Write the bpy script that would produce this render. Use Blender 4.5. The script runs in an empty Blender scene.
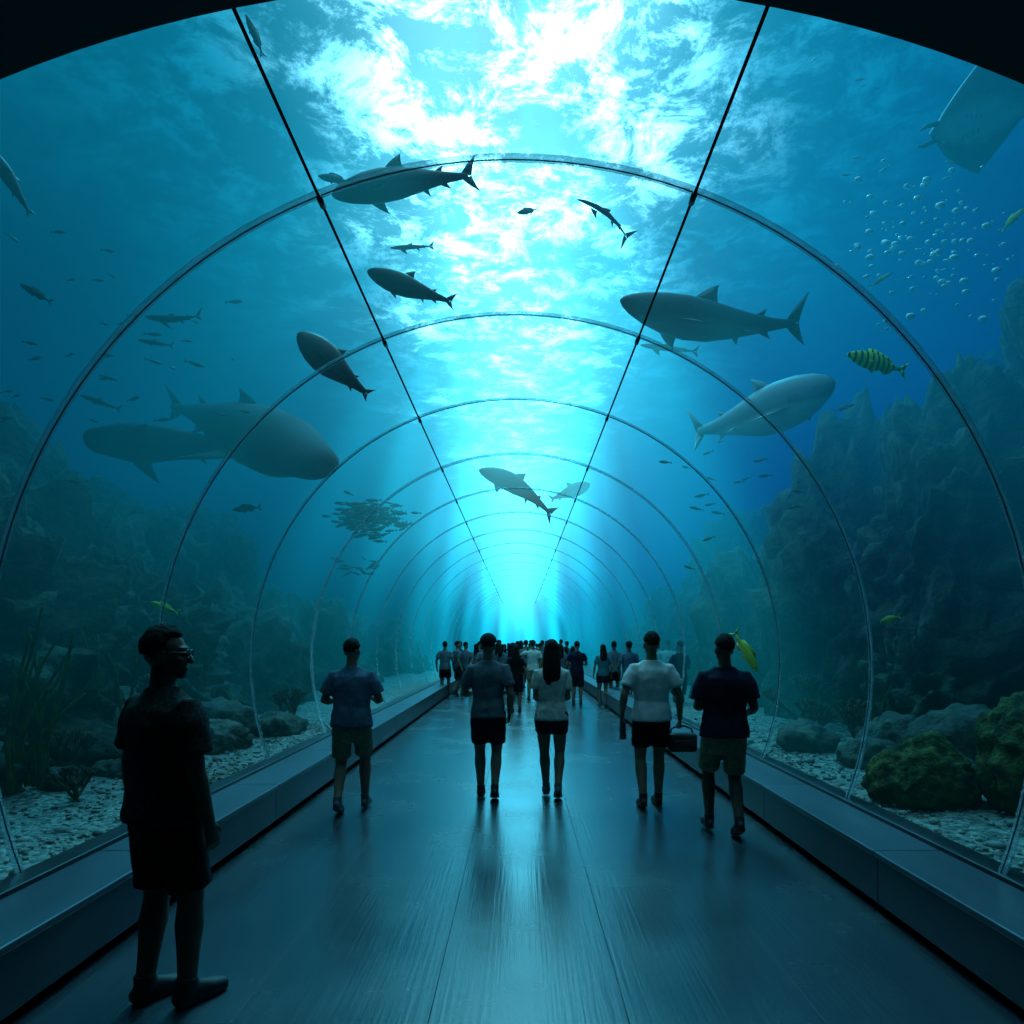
import bpy, bmesh, math, random
from mathutils import Vector, Matrix, noise
random.seed(7)
V=Vector
S=bpy.context.scene
S.view_settings.view_transform='Standard'
S.view_settings.look='None'
COL=S.collection
CAMZ=1.74; F=700.0; VPX=520.0; VPY=642.0
def at(px,py,D):
    """survey measurement -> world metres (x right, y depth, z up)"""
    return V(((px-VPX)/F*D, D, CAMZ+(VPY-py)/F*D))

# ------------------------------------------------------------- materials
def newmat(name):
    m=bpy.data.materials.new(name); m.use_nodes=True
    nt=m.node_tree; nt.nodes.clear()
    out=nt.nodes.new('ShaderNodeOutputMaterial')
    return m,nt,out
def N(nt,t,**k):
    n=nt.nodes.new(t)
    for a,b in k.items(): setattr(n,a,b)
    return n
def mth(nt,op,a,b=None,c=None,clamp=False):
    n=nt.nodes.new('ShaderNodeMath'); n.operation=op; n.use_clamp=clamp
    for i,v in enumerate((a,b,c)):
        if v is None: continue
        if isinstance(v,(int,float)): n.inputs[i].default_value=v
        else: nt.links.new(v,n.inputs[i])
    return n.outputs[0]
def mixc(nt,f,a,b,mode='MIX'):
    n=nt.nodes.new('ShaderNodeMix'); n.data_type='RGBA'; n.blend_type=mode
    for i,v in ((0,f),(6,a),(7,b)):
        if isinstance(v,(int,float)): n.inputs[i].default_value=v
        elif isinstance(v,tuple): n.inputs[i].default_value=(*v,1)
        else: nt.links.new(v,n.inputs[i])
    return n.outputs[2]
def pmat(name,col,rough=.6,metal=0,nscale=0,col2=None,bump=0,bscale=40,coord='Object',stretch=(1,1,1),spec=.5,bdist=.02):
    m,nt,out=newmat(name)
    p=N(nt,'ShaderNodeBsdfPrincipled'); nt.links.new(p.outputs[0],out.inputs[0])
    p.inputs['Roughness'].default_value=rough; p.inputs['Metallic'].default_value=metal
    p.inputs['Specular IOR Level'].default_value=spec
    p.inputs['Base Color'].default_value=(*col,1)
    tc=N(nt,'ShaderNodeTexCoord'); mp=N(nt,'ShaderNodeMapping'); mp.inputs['Scale'].default_value=stretch
    nt.links.new(tc.outputs[coord],mp.inputs[0])
    if nscale and col2:
        t=N(nt,'ShaderNodeTexNoise'); t.inputs['Scale'].default_value=nscale; t.inputs['Detail'].default_value=5
        nt.links.new(mp.outputs[0],t.inputs['Vector'])
        r=N(nt,'ShaderNodeMapRange'); r.inputs[1].default_value=.35; r.inputs[2].default_value=.65
        nt.links.new(t.outputs[0],r.inputs[0])
        nt.links.new(mixc(nt,r.outputs[0],col,col2),p.inputs['Base Color'])
    if bump:
        t=N(nt,'ShaderNodeTexNoise'); t.inputs['Scale'].default_value=bscale; t.inputs['Detail'].default_value=6
        nt.links.new(mp.outputs[0],t.inputs['Vector'])
        b=N(nt,'ShaderNodeBump'); b.inputs['Strength'].default_value=bump; b.inputs['Distance'].default_value=bdist
        nt.links.new(t.outputs[0],b.inputs['Height']); nt.links.new(b.outputs[0],p.inputs['Normal'])
    return m

# ------------------------------------------------------------- mesh helpers
def link_mesh(name,bm,mats,smooth=True,matrix=None):
    bmesh.ops.recalc_face_normals(bm,faces=bm.faces[:])
    me=bpy.data.meshes.new(name); bm.to_mesh(me); bm.free()
    for m in mats: me.materials.append(m)
    if smooth: me.polygons.foreach_set('use_smooth',[True]*len(me.polygons))
    ob=bpy.data.objects.new(name,me); COL.objects.link(ob)
    if matrix is not None: ob.matrix_world=matrix
    return ob
def box(bm,x0,x1,y0,y1,z0,z1,bev=0,mi=0):
    r=bmesh.ops.create_cube(bm,size=1)
    for v in r['verts']:
        v.co=V(((x0+x1)/2+v.co.x*(x1-x0),(y0+y1)/2+v.co.y*(y1-y0),(z0+z1)/2+v.co.z*(z1-z0)))
    es=list({e for v in r['verts'] for e in v.link_edges}); fs=list({f for v in r['verts'] for f in v.link_faces})
    for f in fs: f.material_index=mi
    if bev: bmesh.ops.bevel(bm,geom=es,offset=bev,segments=2,affect='EDGES',profile=.5)
def loft(bm,spec,side=V((1,0,0)),n=16,cap='round',mi=0):
    P=[V(s[0]) for s in spec]; A=[s[1] for s in spec]; B=[s[2] if len(s)>2 else s[1] for s in spec]
    T=[]
    for i in range(len(P)):
        a=P[max(0,i-1)]; b=P[min(len(P)-1,i+1)]; T.append((b-a).normalized())
    items=[(P[i],A[i],B[i],T[i]) for i in range(len(P))]
    if cap in('round','start'):
        p,a,b,t=items[0]; m=min(a,b)
        items=[(p-t*m*.92,a*.38,b*.38,t),(p-t*m*.6,a*.78,b*.78,t)]+items
    if cap in('round','end'):
        p,a,b,t=items[-1]; m=min(a,b)
        items+=[(p+t*m*.6,a*.78,b*.78,t),(p+t*m*.92,a*.38,b*.38,t)]
    rings=[]
    for p,a,b,t in items:
        s=(side-t*side.dot(t))
        if s.length<1e-4: s=t.orthogonal()
        s.normalize(); u=t.cross(s)
        rings.append([bm.verts.new(p+s*a*math.cos(2*math.pi*k/n)+u*b*math.sin(2*math.pi*k/n)) for k in range(n)])
    for r0,r1 in zip(rings,rings[1:]):
        for k in range(n):
            f=bm.faces.new((r0[k],r0[(k+1)%n],r1[(k+1)%n],r1[k])); f.material_index=mi
    f=bm.faces.new(rings[0][::-1]); f.material_index=mi
    f=bm.faces.new(rings[-1]); f.material_index=mi
def ell(bm,c,r,rot=None,u=16,v=10,mi=0):
    M=Matrix.Translation(V(c))
    if rot is not None: M=M@rot
    M=M@Matrix.Diagonal((*r,1))
    res=bmesh.ops.create_uvsphere(bm,u_segments=u,v_segments=v,radius=1,matrix=M)
    for f in {f for w in res['verts'] for f in w.link_faces}: f.material_index=mi
def remeshed(bm,voxel,smooth=2,wr=0,seed=0):
    bmesh.ops.recalc_face_normals(bm,faces=bm.faces[:])
    me=bpy.data.meshes.new('tmp'); bm.to_mesh(me); bm.free()
    ob=bpy.data.objects.new('tmp',me); COL.objects.link(ob)
    m=ob.modifiers.new('r','REMESH'); m.mode='VOXEL'; m.voxel_size=voxel
    if smooth:
        m=ob.modifiers.new('s','SMOOTH'); m.iterations=smooth; m.factor=.5
    dg=bpy.context.evaluated_depsgraph_get()
    out=bpy.data.meshes.new_from_object(ob.evaluated_get(dg))
    bpy.data.objects.remove(ob); bpy.data.meshes.remove(me)
    if wr:
        for v in out.vertices:
            c=v.co
            d=noise.noise(V((c.x*9+seed,c.y*9,c.z*13)))+.5*noise.noise(V((c.x*22,c.y*22+seed,c.z*18)))
            v.co=c+v.normal*(d+.35)*wr
    return out

# ------------------------------------------------------------- camera
cam=bpy.data.cameras.new('camera'); co=bpy.data.objects.new('camera',cam); COL.objects.link(co)
co.location=(0,0,CAMZ); co.rotation_euler=(math.radians(90),0,0)
cam.sensor_width=36; cam.lens=F/1024*36; cam.shift_x=-(VPX-512)/1024; cam.shift_y=(VPY-512)/1024
cam.clip_end=300
S.camera=co

# ------------------------------------------------------------- people
def ik(a,c,l1,l2,pole):
    d=c-a; L=min(d.length,l1+l2-.003); dn=d.normalized(); c=a+dn*L
    x=(l1*l1-l2*l2+L*L)/(2*L); h=math.sqrt(max(0,l1*l1-x*x)); p=pole-dn*pole.dot(dn); p.normalize()
    return a+dn*x+p*h,c
m_eye=pmat('eye',(.005,.005,.006),.1,0,4,(.01,.01,.012))
def person_mesh(name,mats,feet=((-.1,.02,0),(.1,.05,0)),hands=((-.26,.04,.88),(.26,.04,.88)),poles=(V((-.5,-1,0)),V((.5,-1,0))),
                lean=.0,head_yaw=0,head_pitch=0,hair='short',cap=False,glasses=False,female=False,H=1.75,voxel=.008,curl=18,shorts_len=.62,seed=0,belly=0,loose=1.0,sleeve=.62):
    k=.9 if female else 1.0
    skin=bmesh.new(); shirt=bmesh.new(); shorts=bmesh.new(); shoes=bmesh.new(); X1=V((1,0,0))
    drop=0
    for f in feet: drop=max(drop,.035*(abs(f[1])/.2)**2)
    def tz(z):
        t=max(0,(z-.95)/.5); return V((0,lean*t,z-drop))
    for bmx,g in((skin,-.018),(shirt,.008)):
        hem=.90 if bmx is skin else .875
        sp=[(tz(hem),.172 if bmx is skin else .184,.122 if bmx is skin else .136),(tz(.98),(.164 if bmx is skin else .172)*(.98 if female else 1),(.115 if bmx is skin else .126)+belly*.5),(tz(1.08),.152*(.88 if female else 1),.105+belly),(tz(1.2),.165*k,.113+belly*.5),(tz(1.31),.182*k,.12),(tz(1.38),.180*k,.106),(tz(1.425),.150*k,.088),(tz(1.455),.112*k,.072),(tz(1.482),.078*k,.062)]
        if bmx is skin: sp=sp+[(tz(1.52),.056*k,.056),(tz(1.57),.053*k,.055)]
        loft(bmx,[(p_,(a+g*(1 if i<7 else .5))*(loose if bmx is shirt and i<6 else 1),(b+g*(1 if i<7 else .5))*(loose if bmx is shirt and i<6 else 1)) for i,(p_,a,b) in enumerate(sp)],X1,24,'round' if bmx is skin else 'flat')
    hipw=.092
    loft(shorts,[(tz(1.00),.150,.105),(tz(.95),.162,.116),(tz(.9),.174,.127),(tz(.83),.167,.122)],X1,24,'round')
    wrists=[]
    for i,s in((0,-1),(1,1)):
        fx,fy,pit=feet[i]
        ball=V((fx,fy+.12,.0)); Rm=Matrix.Rotation(-math.radians(pit),3,'X')
        ank=ball+Rm@V((0,-.12,.085)); hip=V((s*hipw,0,.935-drop))
        knee,ank2=ik(hip,ank,.431,.423,V((s*.08,1,0)))
        d=(knee-hip)
        loft(skin,[(hip,.088,.093),(hip+d*.3,.086,.090),(hip+d*.7,.072,.075),(knee,.058,.062),(knee+(ank2-knee)*.12,.055,.059),(knee+(ank2-knee)*.32,.062,.067),(knee+(ank2-knee)*.6,.049,.053),(ank2,.037,.042)],X1,16)
        loft(shorts,[(hip+V((0,0,.0)),.096,.110),(hip+d*.3,.100,.108),(hip+d*shorts_len,.094,.100),(hip+d*(shorts_len+.13),.094,.100)],X1,20,'start')
        def fp(y,z,x=0): return ball+Rm@V((x,y,z))
        loft(shoes,[(fp(-.165,.045),.030,.036),(fp(-.13,.05),.041,.052),(fp(-.06,.050),.042,.050),(fp(0,.040),.050,.039),(fp(.04,.036),.049,.034),(fp(.066,.032),.042,.028)],X1,16)
        loft(shoes,[(fp(-.12,.06),.042,.048),(fp(-.12,.13),.045,.052)],X1,14,'start')
        loft(shoes,[(fp(-.16,.012),.040,.014),(fp(-.06,.012),.047,.014),(fp(.02,.012),.055,.014),(fp(.072,.014),.045,.014)],X1,14)
        shp=V((s*.178*k,lean,1.395-drop)); el,wr=ik(shp,V(hands[i]),.285,.255,V(poles[i]))
        loft(skin,[(shp,.044*k,.046*k),(shp+(el-shp)*.5,.046*k,.048*k),(el,.039*k,.041*k),(el+(wr-el)*.25,.041*k,.042*k),(el+(wr-el)*.7,.031*k,.032*k),(wr,.025*k,.028*k)],X1,14)
        loft(shirt,[(V((s*.11*k,lean,1.395-drop)),.052,.060),(shp+V((-s*.01,0,.0)),.064*k,.069*k),(shp+(el-shp)*.3,.068*k*loose,.071*k*loose),(shp+(el-shp)*sleeve,.069*k*loose,.071*k*loose)],X1,18,'start')
        dd=(wr-el).normalized(); dd=(dd+V((0,0,-.15))).normalized()
        T=V((0,max(.05,-dd.z),0))+V((0,0,max(0,dd.y))); T=(T-dd*T.dot(dd)).normalized()
        nn=V((-s,0,0)); nn=(nn-dd*nn.dot(dd)-T*nn.dot(T)); 
        if nn.length<.1: nn=dd.cross(T)*(-s)
        nn.normalize(); hk=.95*k
        loft(skin,[(wr-dd*.01,.026*hk,.02*hk),(wr+dd*.03,.034*hk,.017*hk),(wr+dd*.075,.040*hk,.014*hk),(wr+dd*.09,.038*hk,.012*hk)],T,14)
        for o,l in((.031,.070),(.0105,.078),(-.0105,.073),(-.031,.058)):
            p0=wr+dd*.078+T*o*hk; pts=[(p0,.0088*hk)]; dcur=dd.copy(); ang=0
            for sg,fr_ in enumerate((.45,.32,.23)):
                ang+=math.radians(curl*(1+.4*sg)); dcur=(dd*math.cos(ang)+nn*math.sin(ang)).normalized()
                p0=p0+dcur*l*fr_*hk*1.05; pts.append((p0,(.0084,.0078,.0068)[sg]*hk))
            loft(skin,pts,T,8)
        tb=wr+dd*.025+T*.028*hk
        loft(skin,[(tb,.013*hk),(tb+(T*.8+dd*.9+nn*.2)*.025*hk,.0115*hk),(tb+(T*.55+dd*1.5+nn*.5)*.036*hk,.0095*hk),(tb+(T*.45+dd*2+nn*.8)*.04*hk,.0075*hk)],nn,8)
        wrists.append((wr,dd,nn,T))
    hb=V((0,lean,1.545-drop)); RH=Matrix.Translation(hb)@Matrix.Rotation(math.radians(head_yaw),4,'Z')@Matrix.Rotation(math.radians(head_pitch),4,'X')@Matrix.Translation(V((0,0.012,-1.545)))
    hd=bmesh.new()
    ell(hd,(0,-.012,1.653),(.074,.096,.094)); ell(hd,(0,.022,1.60),(.058,.068,.078)); ell(hd,(0,.062,1.543),(.028,.026,.024)); ell(hd,(0,.02,1.555),(.05,.05,.03))
    ell(hd,(0,.07,1.664),(.052,.022,.014)); ell(hd,(0,.085,1.568),(.023,.012,.011)); ell(hd,(.035,.066,1.61),(.022,.02,.02)); ell(hd,(-.035,.066,1.61),(.022,.02,.02))
    loft(hd,[((0,.082,1.65),.009,.009),((0,.099,1.622),.012,.012),((0,.108,1.603),.016,.012)],X1,10)
    for s in(-1,1): ell(hd,(s*.076,-.003,1.622),(.009,.019,.031),Matrix.Rotation(.25*s,4,'Z'))
    loft(hd,[((0,-.015,1.48),.055*k,.058*k),((0,-.01,1.58),.052*k,.056*k)],X1,14)
    bmesh.ops.transform(hd,matrix=RH,verts=hd.verts); tm=bpy.data.meshes.new('h'); hd.to_mesh(tm); hd.free(); skin.from_mesh(tm); bpy.data.meshes.remove(tm)
    out=bmesh.new()
    def addm(me,mi):
        n0=len(out.faces); out.from_mesh(me); out.faces.ensure_lookup_table()
        for q in range(n0,len(out.faces)): out.faces[q].material_index=mi
        bpy.data.meshes.remove(me)
    addm(remeshed(skin,voxel,1),0)
    addm(remeshed(shirt,max(.012,voxel),2,.007,seed),1); addm(remeshed(shorts,max(.012,voxel),2,.005,seed+3),2); addm(remeshed(shoes,max(.008,voxel),1),3)
    ex=bmesh.new()
    cs=V((0,-.018,1.668)); hr=V((.084,.105,.105)); res=bmesh.ops.create_uvsphere(ex,u_segments=40,v_segments=28,radius=1)
    for v in res['verts']:
        d=v.co.normalized(); kk=1+.07*noise.noise(d*5+V((seed,0,0)))+.05*noise.noise(d*14)
        face=max(0,min(1,(d.y-.30)/.2))*max(0,min(1,(.62-d.z)/.2))
        low=max(0,min(1,(-.30-d.z)/.25)) if d.y<.1 else max(0,min(1,(.15-d.z)/.25))
        sd_=max(0,min(1,(abs(d.x)-.75)/.1))*max(0,min(1,(.1-d.z)/.2))
        kk*=1-.32*max(face,low,sd_*.6); v.co=cs+V((d.x*hr.x*kk,d.y*hr.y*kk,d.z*hr.z*kk))
    for f in ex.faces: f.material_index=4
    if hair=='long':
        loft(ex,[((0,-.03,1.70),.078,.07),((0,-.055,1.62),.092,.07),((0,-.08,1.53),.098,.058),((0,-.105,1.43),.102,.045),((0,-.115,1.34),.092,.036),((0,-.115,1.27),.06,.024)],X1,24,mi=4)
    if cap:
        res=bmesh.ops.create_uvsphere(ex,u_segments=32,v_segments=16,radius=1)
        for v in res['verts']:
            z=max(v.co.z,-.05); v.co=V((0,-.016,1.682))+V((v.co.x*.093,v.co.y*.112,z*.098))
        for f in {f for w in res['verts'] for f in w.link_faces}: f.material_index=5
        loft(ex,[((0,.06,1.69),.075,.006),((0,.12,1.683),.07,.006),((0,.165,1.672),.045,.005)],X1,16,mi=5)
    for s in(-1,1): ell(ex,(s*.031,.079,1.64),(.012,.011,.010),u=10,v=8,mi=6)
    if glasses:
        for s in(-1,1):
            pts=[V((s*.034+.026*math.cos(a),.098,1.64+.02*math.sin(a))) for a in [2*math.pi*q/14 for q in range(15)]]
            loft(ex,[(q,.0028) for q in pts],V((0,1,0)),6,'flat',mi=6)
            loft(ex,[((s*.06,.097,1.645),.003),((s*.076,.05,1.645),.003),((s*.082,-.01,1.64),.003)],V((0,0,1)),6,mi=6)
        loft(ex,[((-.009,.1,1.645),.0028),((.009,.1,1.645),.0028)],V((0,0,1)),6,mi=6)
    bmesh.ops.recalc_face_normals(ex,faces=ex.faces[:])
    bmesh.ops.transform(ex,matrix=RH,verts=ex.verts)
    tm=bpy.data.meshes.new('h'); ex.to_mesh(tm); ex.free()
    out.from_mesh(tm); bpy.data.meshes.remove(tm)
    zmin=min(v.co.z for v in out.verts)
    sc=H/1.75
    bmesh.ops.transform(out,matrix=Matrix.Scale(sc,4)@Matrix.Translation(V((0,0,-zmin))),verts=out.verts)
    me=bpy.data.meshes.new(name); out.to_mesh(me); out.free()
    for m in mats: me.materials.append(m)
    me.polygons.foreach_set('use_smooth',[True]*len(me.polygons))
    return me,[( (w+V((0,0,-zmin)))*sc,d,n,t) for w,d,n,t in wrists]
def place(name,me,x,y,yaw=0):
    o=bpy.data.objects.new(name,me); COL.objects.link(o); o.location=(x,y,.001); o.rotation_euler=(0,0,math.radians(yaw))
    return o,Matrix.Translation((x,y,.001))@Matrix.Rotation(math.radians(yaw),4,'Z')
def cloth(n,c,c2=None): return pmat(n,c,.95,0,25,c2 or tuple(min(1,q*1.5) for q in c),.3,160,spec=.15)
skinA=pmat('skin',(.20,.11,.075),.6,0,12,(.24,.14,.09),spec=.3); skinB=pmat('skin_tan',(.085,.05,.034),.6,0,12,(.11,.063,.043),spec=.3)
hairD=pmat('dark_hair',(.005,.004,.0035),.85,0,60,(.010,.008,.007),.6,120,spec=.15); capM=cloth('cap_fabric',(.008,.010,.012))
shoeD=pmat('dark_shoe',(.004,.005,.006),.6,0,20,(.007,.007,.009)); shoeG=pmat('grey_shoe',(.04,.045,.05),.6,0,20,(.07,.075,.08))
black=cloth('black_cotton',(.004,.005,.006)); black2=pmat('black_print_cotton',(.004,.005,.006),.9,0,60,(.026,.03,.03),.3,160,spec=.15)
grey=cloth('grey_cotton',(.06,.08,.10)); blue=cloth('blue_cotton',(.04,.075,.11)); white=cloth('white_cotton',(.45,.49,.49),(.52,.56,.56)); navy=cloth('navy_cotton',(.005,.008,.02))
khaki=cloth('khaki_cotton',(.16,.14,.09)); dnm=cloth('dark_denim',(.008,.012,.020)); cream=cloth('cream_cotton',(.33,.35,.32)); red=cloth('teal_cotton',(.03,.10,.12))
def MT(sk,sh_,so,shoe): return [sk,sh_,so,shoe,hairD,capM,m_eye]
PB=(V((-.6,-1,-.3)),V((.6,-1,-.3))); PN=(V((-.2,-1,-.5)),V((.2,-1,-.5)))
me,w1=person_mesh('man',MT(skinB,black2,black,shoeD),feet=((-.10,-.03,0),(.10,.05,0)),hands=((-.27,.02,.86),(.25,.06,.86)),head_yaw=-48,head_pitch=-2,glasses=True,H=1.80,voxel=.006,seed=1,loose=1.12,shorts_len=.78,sleeve=.75)
place('man',me,-1.71,3.36,-30)
me,w2=person_mesh('man',MT(skinA,blue,khaki,shoeG),feet=((-.11,-.20,20),(.11,.16,0)),hands=((-.17,.26,1.10),(.16,.27,1.12)),poles=PB,lean=.02,H=1.77,head_yaw=-15,seed=2,belly=.02,loose=1.12,curl=30,shorts_len=.74,sleeve=.7)
o2,M2=place('man',me,-1.72,7.15,4)
me,w3=person_mesh('man',MT(skinA,grey,dnm,shoeD),feet=((-.08,.10,0),(.07,-.10,16)),hands=((-.15,.25,1.12),(.23,.08,.90)),poles=(PB[0],V((.3,-1,0))),cap=True,H=1.80,seed=3,curl=30,shorts_len=.66,sleeve=.66)
o3,M3=place('man',me,-.35,7.7,2)
me,w4=person_mesh('woman',MT(skinA,cream,dnm,shoeG),feet=((-.06,.14,0),(.07,-.14,22)),hands=((-.13,.25,1.10),(.13,.25,1.10)),poles=PN,hair='long',female=True,H=1.74,seed=4,curl=30,shorts_len=.34)
o4,M4=place('woman',me,.35,7.75,-2)
me,w5=person_mesh('man',MT(skinA,white,black,shoeD),feet=((-.09,-.06,8),(.09,.10,0)),hands=((-.29,.06,.90),(.30,.06,.88)),H=1.83,seed=5,curl=48,head_yaw=8,loose=1.06,shorts_len=.62,sleeve=.68)
o5,M5=place('man',me,1.38,7.35,0)
me,w6=person_mesh('man',MT(skinB,navy,khaki,shoeD),feet=((-.10,.14,0),(.09,-.20,24)),hands=((-.19,.25,1.14),(.24,.20,1.02)),poles=PN,H=1.80,seed=6,curl=34,head_yaw=12,loose=1.13,shorts_len=.78,sleeve=.72)
o6,M6=place('man',me,1.84,6.3,-3)
def wpos(M,w,along=.06,nrm=.02): 
    wr,d,n,t=w; return M@(wr+d*along+n*nrm)
bagM=pmat('black_nylon',(.006,.007,.008),.7,0,30,(.012,.013,.015),.3,90)
bottleM=pmat('bottle_plastic',(.03,.04,.05),.3,0,9,(.04,.05,.06))
bm=bmesh.new(); c=wpos(M5,w5[1],.085,.012)
bx_,by_,bz_=c.x+.03,c.y,c.z
box(bm,bx_-.15,bx_+.15,by_-.085,by_+.085,bz_-.27,bz_-.075,.03)
box(bm,bx_-.11,bx_+.11,by_-.10,by_-.08,bz_-.25,bz_-.14,.01)
loft(bm,[((bx_-.13,by_,bz_-.12),.009),((bx_-.11,by_,bz_-.03),.009),((bx_-.05,by_,bz_),.011),((bx_+.03,by_,bz_),.011),((bx_+.10,by_,bz_-.03),.009),((bx_+.13,by_,bz_-.12),.009)],V((0,1,0)),8)
link_mesh('camera_bag',bm,[bagM])
bm=bmesh.new(); c=wpos(M5,w5[0],.08,.02)
loft(bm,[(c+V((0,0,.05)),.012),(c+V((0,0,.03)),.016),(c+V((0,0,.02)),.034),(c+V((0,0,-.17)),.036)],V((1,0,0)),18,'flat')
link_mesh('water_bottle',bm,[bottleM])
phM=pmat('phone_body',(.01,.01,.012),.2,0,9,(.02,.02,.022))
for Mx,w in((M2,w2),(M3,w3),(M4,w4)):
    bm=bmesh.new(); a=wpos(Mx,w[0],.10,.025)
    box(bm,a.x-.0,a.x+.075,a.y-.005,a.y+.004,a.z-.04,a.z+.11,.003); link_mesh('smartphone',bm,[phM])
vs4=[]
specs=[dict(mats=MT(skinA,navy,dnm,shoeD),hands=((-.16,.25,1.12),(.16,.25,1.12)),poles=PB,shorts_len=.85),
       dict(mats=MT(skinB,grey,black,shoeD),feet=((-.09,-.15,18),(.09,.12,0)),shorts_len=.62),
       dict(mats=MT(skinA,red,dnm,shoeG),female=True,hair='long',feet=((-.07,.1,0),(.08,-.1,12)),shorts_len=.45,H=1.66),
       dict(mats=MT(skinA,cream,khaki,shoeG),feet=((-.12,0,0),(.12,.03,0)),hands=((-.2,.28,1.45),(.27,.05,.88)),poles=(V((-1,-.2,-.8)),V((.5,-1,0))),H=1.78),
       dict(mats=MT(skinB,blue,khaki,shoeD),feet=((-.1,.15,0),(.1,-.15,20)),cap=True,H=1.74),
       dict(mats=MT(skinA,black,dnm,shoeD),female=True,hair='long',shorts_len=.8,H=1.64)]
for i,s_ in enumerate(specs):
    mt=s_.pop('mats'); me,_=person_mesh('visitor',mt,voxel=.014,seed=10+i,**s_); vs4.append(me)
mid=[(445,697,1,0),(460,694,0,8),(516,712,5,0),(577,705,0,-6),(603,707,2,5),(614,702,1,-12),(629,709,4,0),(680,716,0,22),(668,703,3,-10),(533,700,3,5)]
for px,fy,vi,yw in mid:
    D=F*CAMZ/(fy-VPY); place('woman' if vi in(2,5) else 'man',vs4[vi],(px-VPX)/F*D,D,yw)
bm=bmesh.new()
for i in range(56):
    D=random.uniform(21.5,40); x=random.uniform(-2.0,2.1)
    me=vs4[random.randrange(6)]; t=me.copy(); t.transform(Matrix.Translation((x,D,.001))@Matrix.Rotation(random.gauss(0,.5),4,'Z')@Matrix.Scale(random.uniform(.93,1.05),4))
    bm.from_mesh(t); bpy.data.meshes.remove(t)
me=bpy.data.meshes.new('crowd_of_visitors'); bm.to_mesh(me); bm.free()
for m in MT(skinA,grey,dnm,shoeD): me.materials.append(m)
ob=bpy.data.objects.new('crowd_of_visitors',me); COL.objects.link(ob)

# ------------------------------------------------------------- shell data
R=3.0; ZC=1.5; CX=-.05; YEND=46.0; Y0=2.5
BASEZ=.42
ab=math.asin((ZC-BASEZ)/R)
def arc(r,n=64,a0=None):
    a0=ab if a0 is None else a0
    return [(CX+r*math.cos(t),ZC+r*math.sin(t)) for t in [(-a0)+(math.pi+2*a0)*i/n for i in range(n+1)]]

m_floor,nt,out=newmat('floor_boards')
p=N(nt,'ShaderNodeBsdfPrincipled'); nt.links.new(p.outputs[0],out.inputs[0])
tc=N(nt,'ShaderNodeTexCoord'); mp=N(nt,'ShaderNodeMapping'); mp.inputs['Scale'].default_value=(22,.6,1)
nt.links.new(tc.outputs['Object'],mp.inputs[0])
t1=N(nt,'ShaderNodeTexNoise'); t1.inputs['Scale'].default_value=2.2; t1.inputs['Detail'].default_value=8; nt.links.new(mp.outputs[0],t1.inputs['Vector'])
t2=N(nt,'ShaderNodeTexNoise'); t2.inputs['Scale'].default_value=1.1; t2.inputs['Detail'].default_value=5; nt.links.new(tc.outputs['Object'],t2.inputs['Vector'])
nt.links.new(mixc(nt,t1.outputs[0],(.010,.016,.021),(.048,.064,.076)),p.inputs['Base Color'])
r=N(nt,'ShaderNodeMapRange'); r.inputs[1].default_value=.3; r.inputs[2].default_value=.7; r.inputs[3].default_value=.20; r.inputs[4].default_value=.30
nt.links.new(t2.outputs[0],r.inputs[0]); nt.links.new(r.outputs[0],p.inputs['Roughness']); p.inputs['Specular IOR Level'].default_value=.85
b=N(nt,'ShaderNodeBump'); b.inputs['Strength'].default_value=.35; b.inputs['Distance'].default_value=.004
nt.links.new(t1.outputs[0],b.inputs['Height']); nt.links.new(b.outputs[0],p.inputs['Normal'])
m_kerb=pmat('kerb_panel',(.035,.050,.065),.38,0,3,(.055,.075,.095),.1,30,stretch=(1,.2,1))
m_dark=pmat('dark_paint',(.004,.005,.006),.8,0,4,(.006,.007,.008))
m_steel=pmat('dark_steel',(.02,.024,.028),.4,.6,6,(.03,.035,.04))
m_ac,nt,out=newmat('acrylic')
tr=N(nt,'ShaderNodeBsdfTransparent'); tr.inputs[0].default_value=(.97,.99,1,1)
gl=N(nt,'ShaderNodeBsdfGlossy'); gl.inputs['Roughness'].default_value=.06
lw=N(nt,'ShaderNodeLayerWeight'); lw.inputs[0].default_value=.5
fc=mth(nt,'ADD',mth(nt,'MULTIPLY',mth(nt,'POWER',lw.outputs['Facing'],5.0),.14),.018)
mx=N(nt,'ShaderNodeMixShader'); nt.links.new(fc,mx.inputs[0]); nt.links.new(tr.outputs[0],mx.inputs[1]); nt.links.new(gl.outputs[0],mx.inputs[2])
nt.links.new(mx.outputs[0],out.inputs[0])
m_joint,nt,out=newmat('clear_joint')
tr=N(nt,'ShaderNodeBsdfTransparent'); tr.inputs[0].default_value=(.92,.99,1,1)
pp=N(nt,'ShaderNodeBsdfPrincipled'); pp.inputs['Base Color'].default_value=(.75,.9,.95,1); pp.inputs['Roughness'].default_value=.18; pp.inputs['Metallic'].default_value=.5
mx=N(nt,'ShaderNodeMixShader'); mx.inputs[0].default_value=.40; nt.links.new(tr.outputs[0],mx.inputs[1]); nt.links.new(pp.outputs[0],mx.inputs[2])
nt.links.new(mx.outputs[0],out.inputs[0])

bm=bmesh.new()
xs=[-2.3,-1.32,-.42,.5,1.4,2.3]
for a,b_ in zip(xs,xs[1:]):
    box(bm,a+.0012,b_-.0012,-3.9,YEND,-.06,0,.0012)
box(bm,-2.85,2.85,-3.9,YEND,-.12,-.055)
link_mesh('floor',bm,[m_floor],False)

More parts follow.
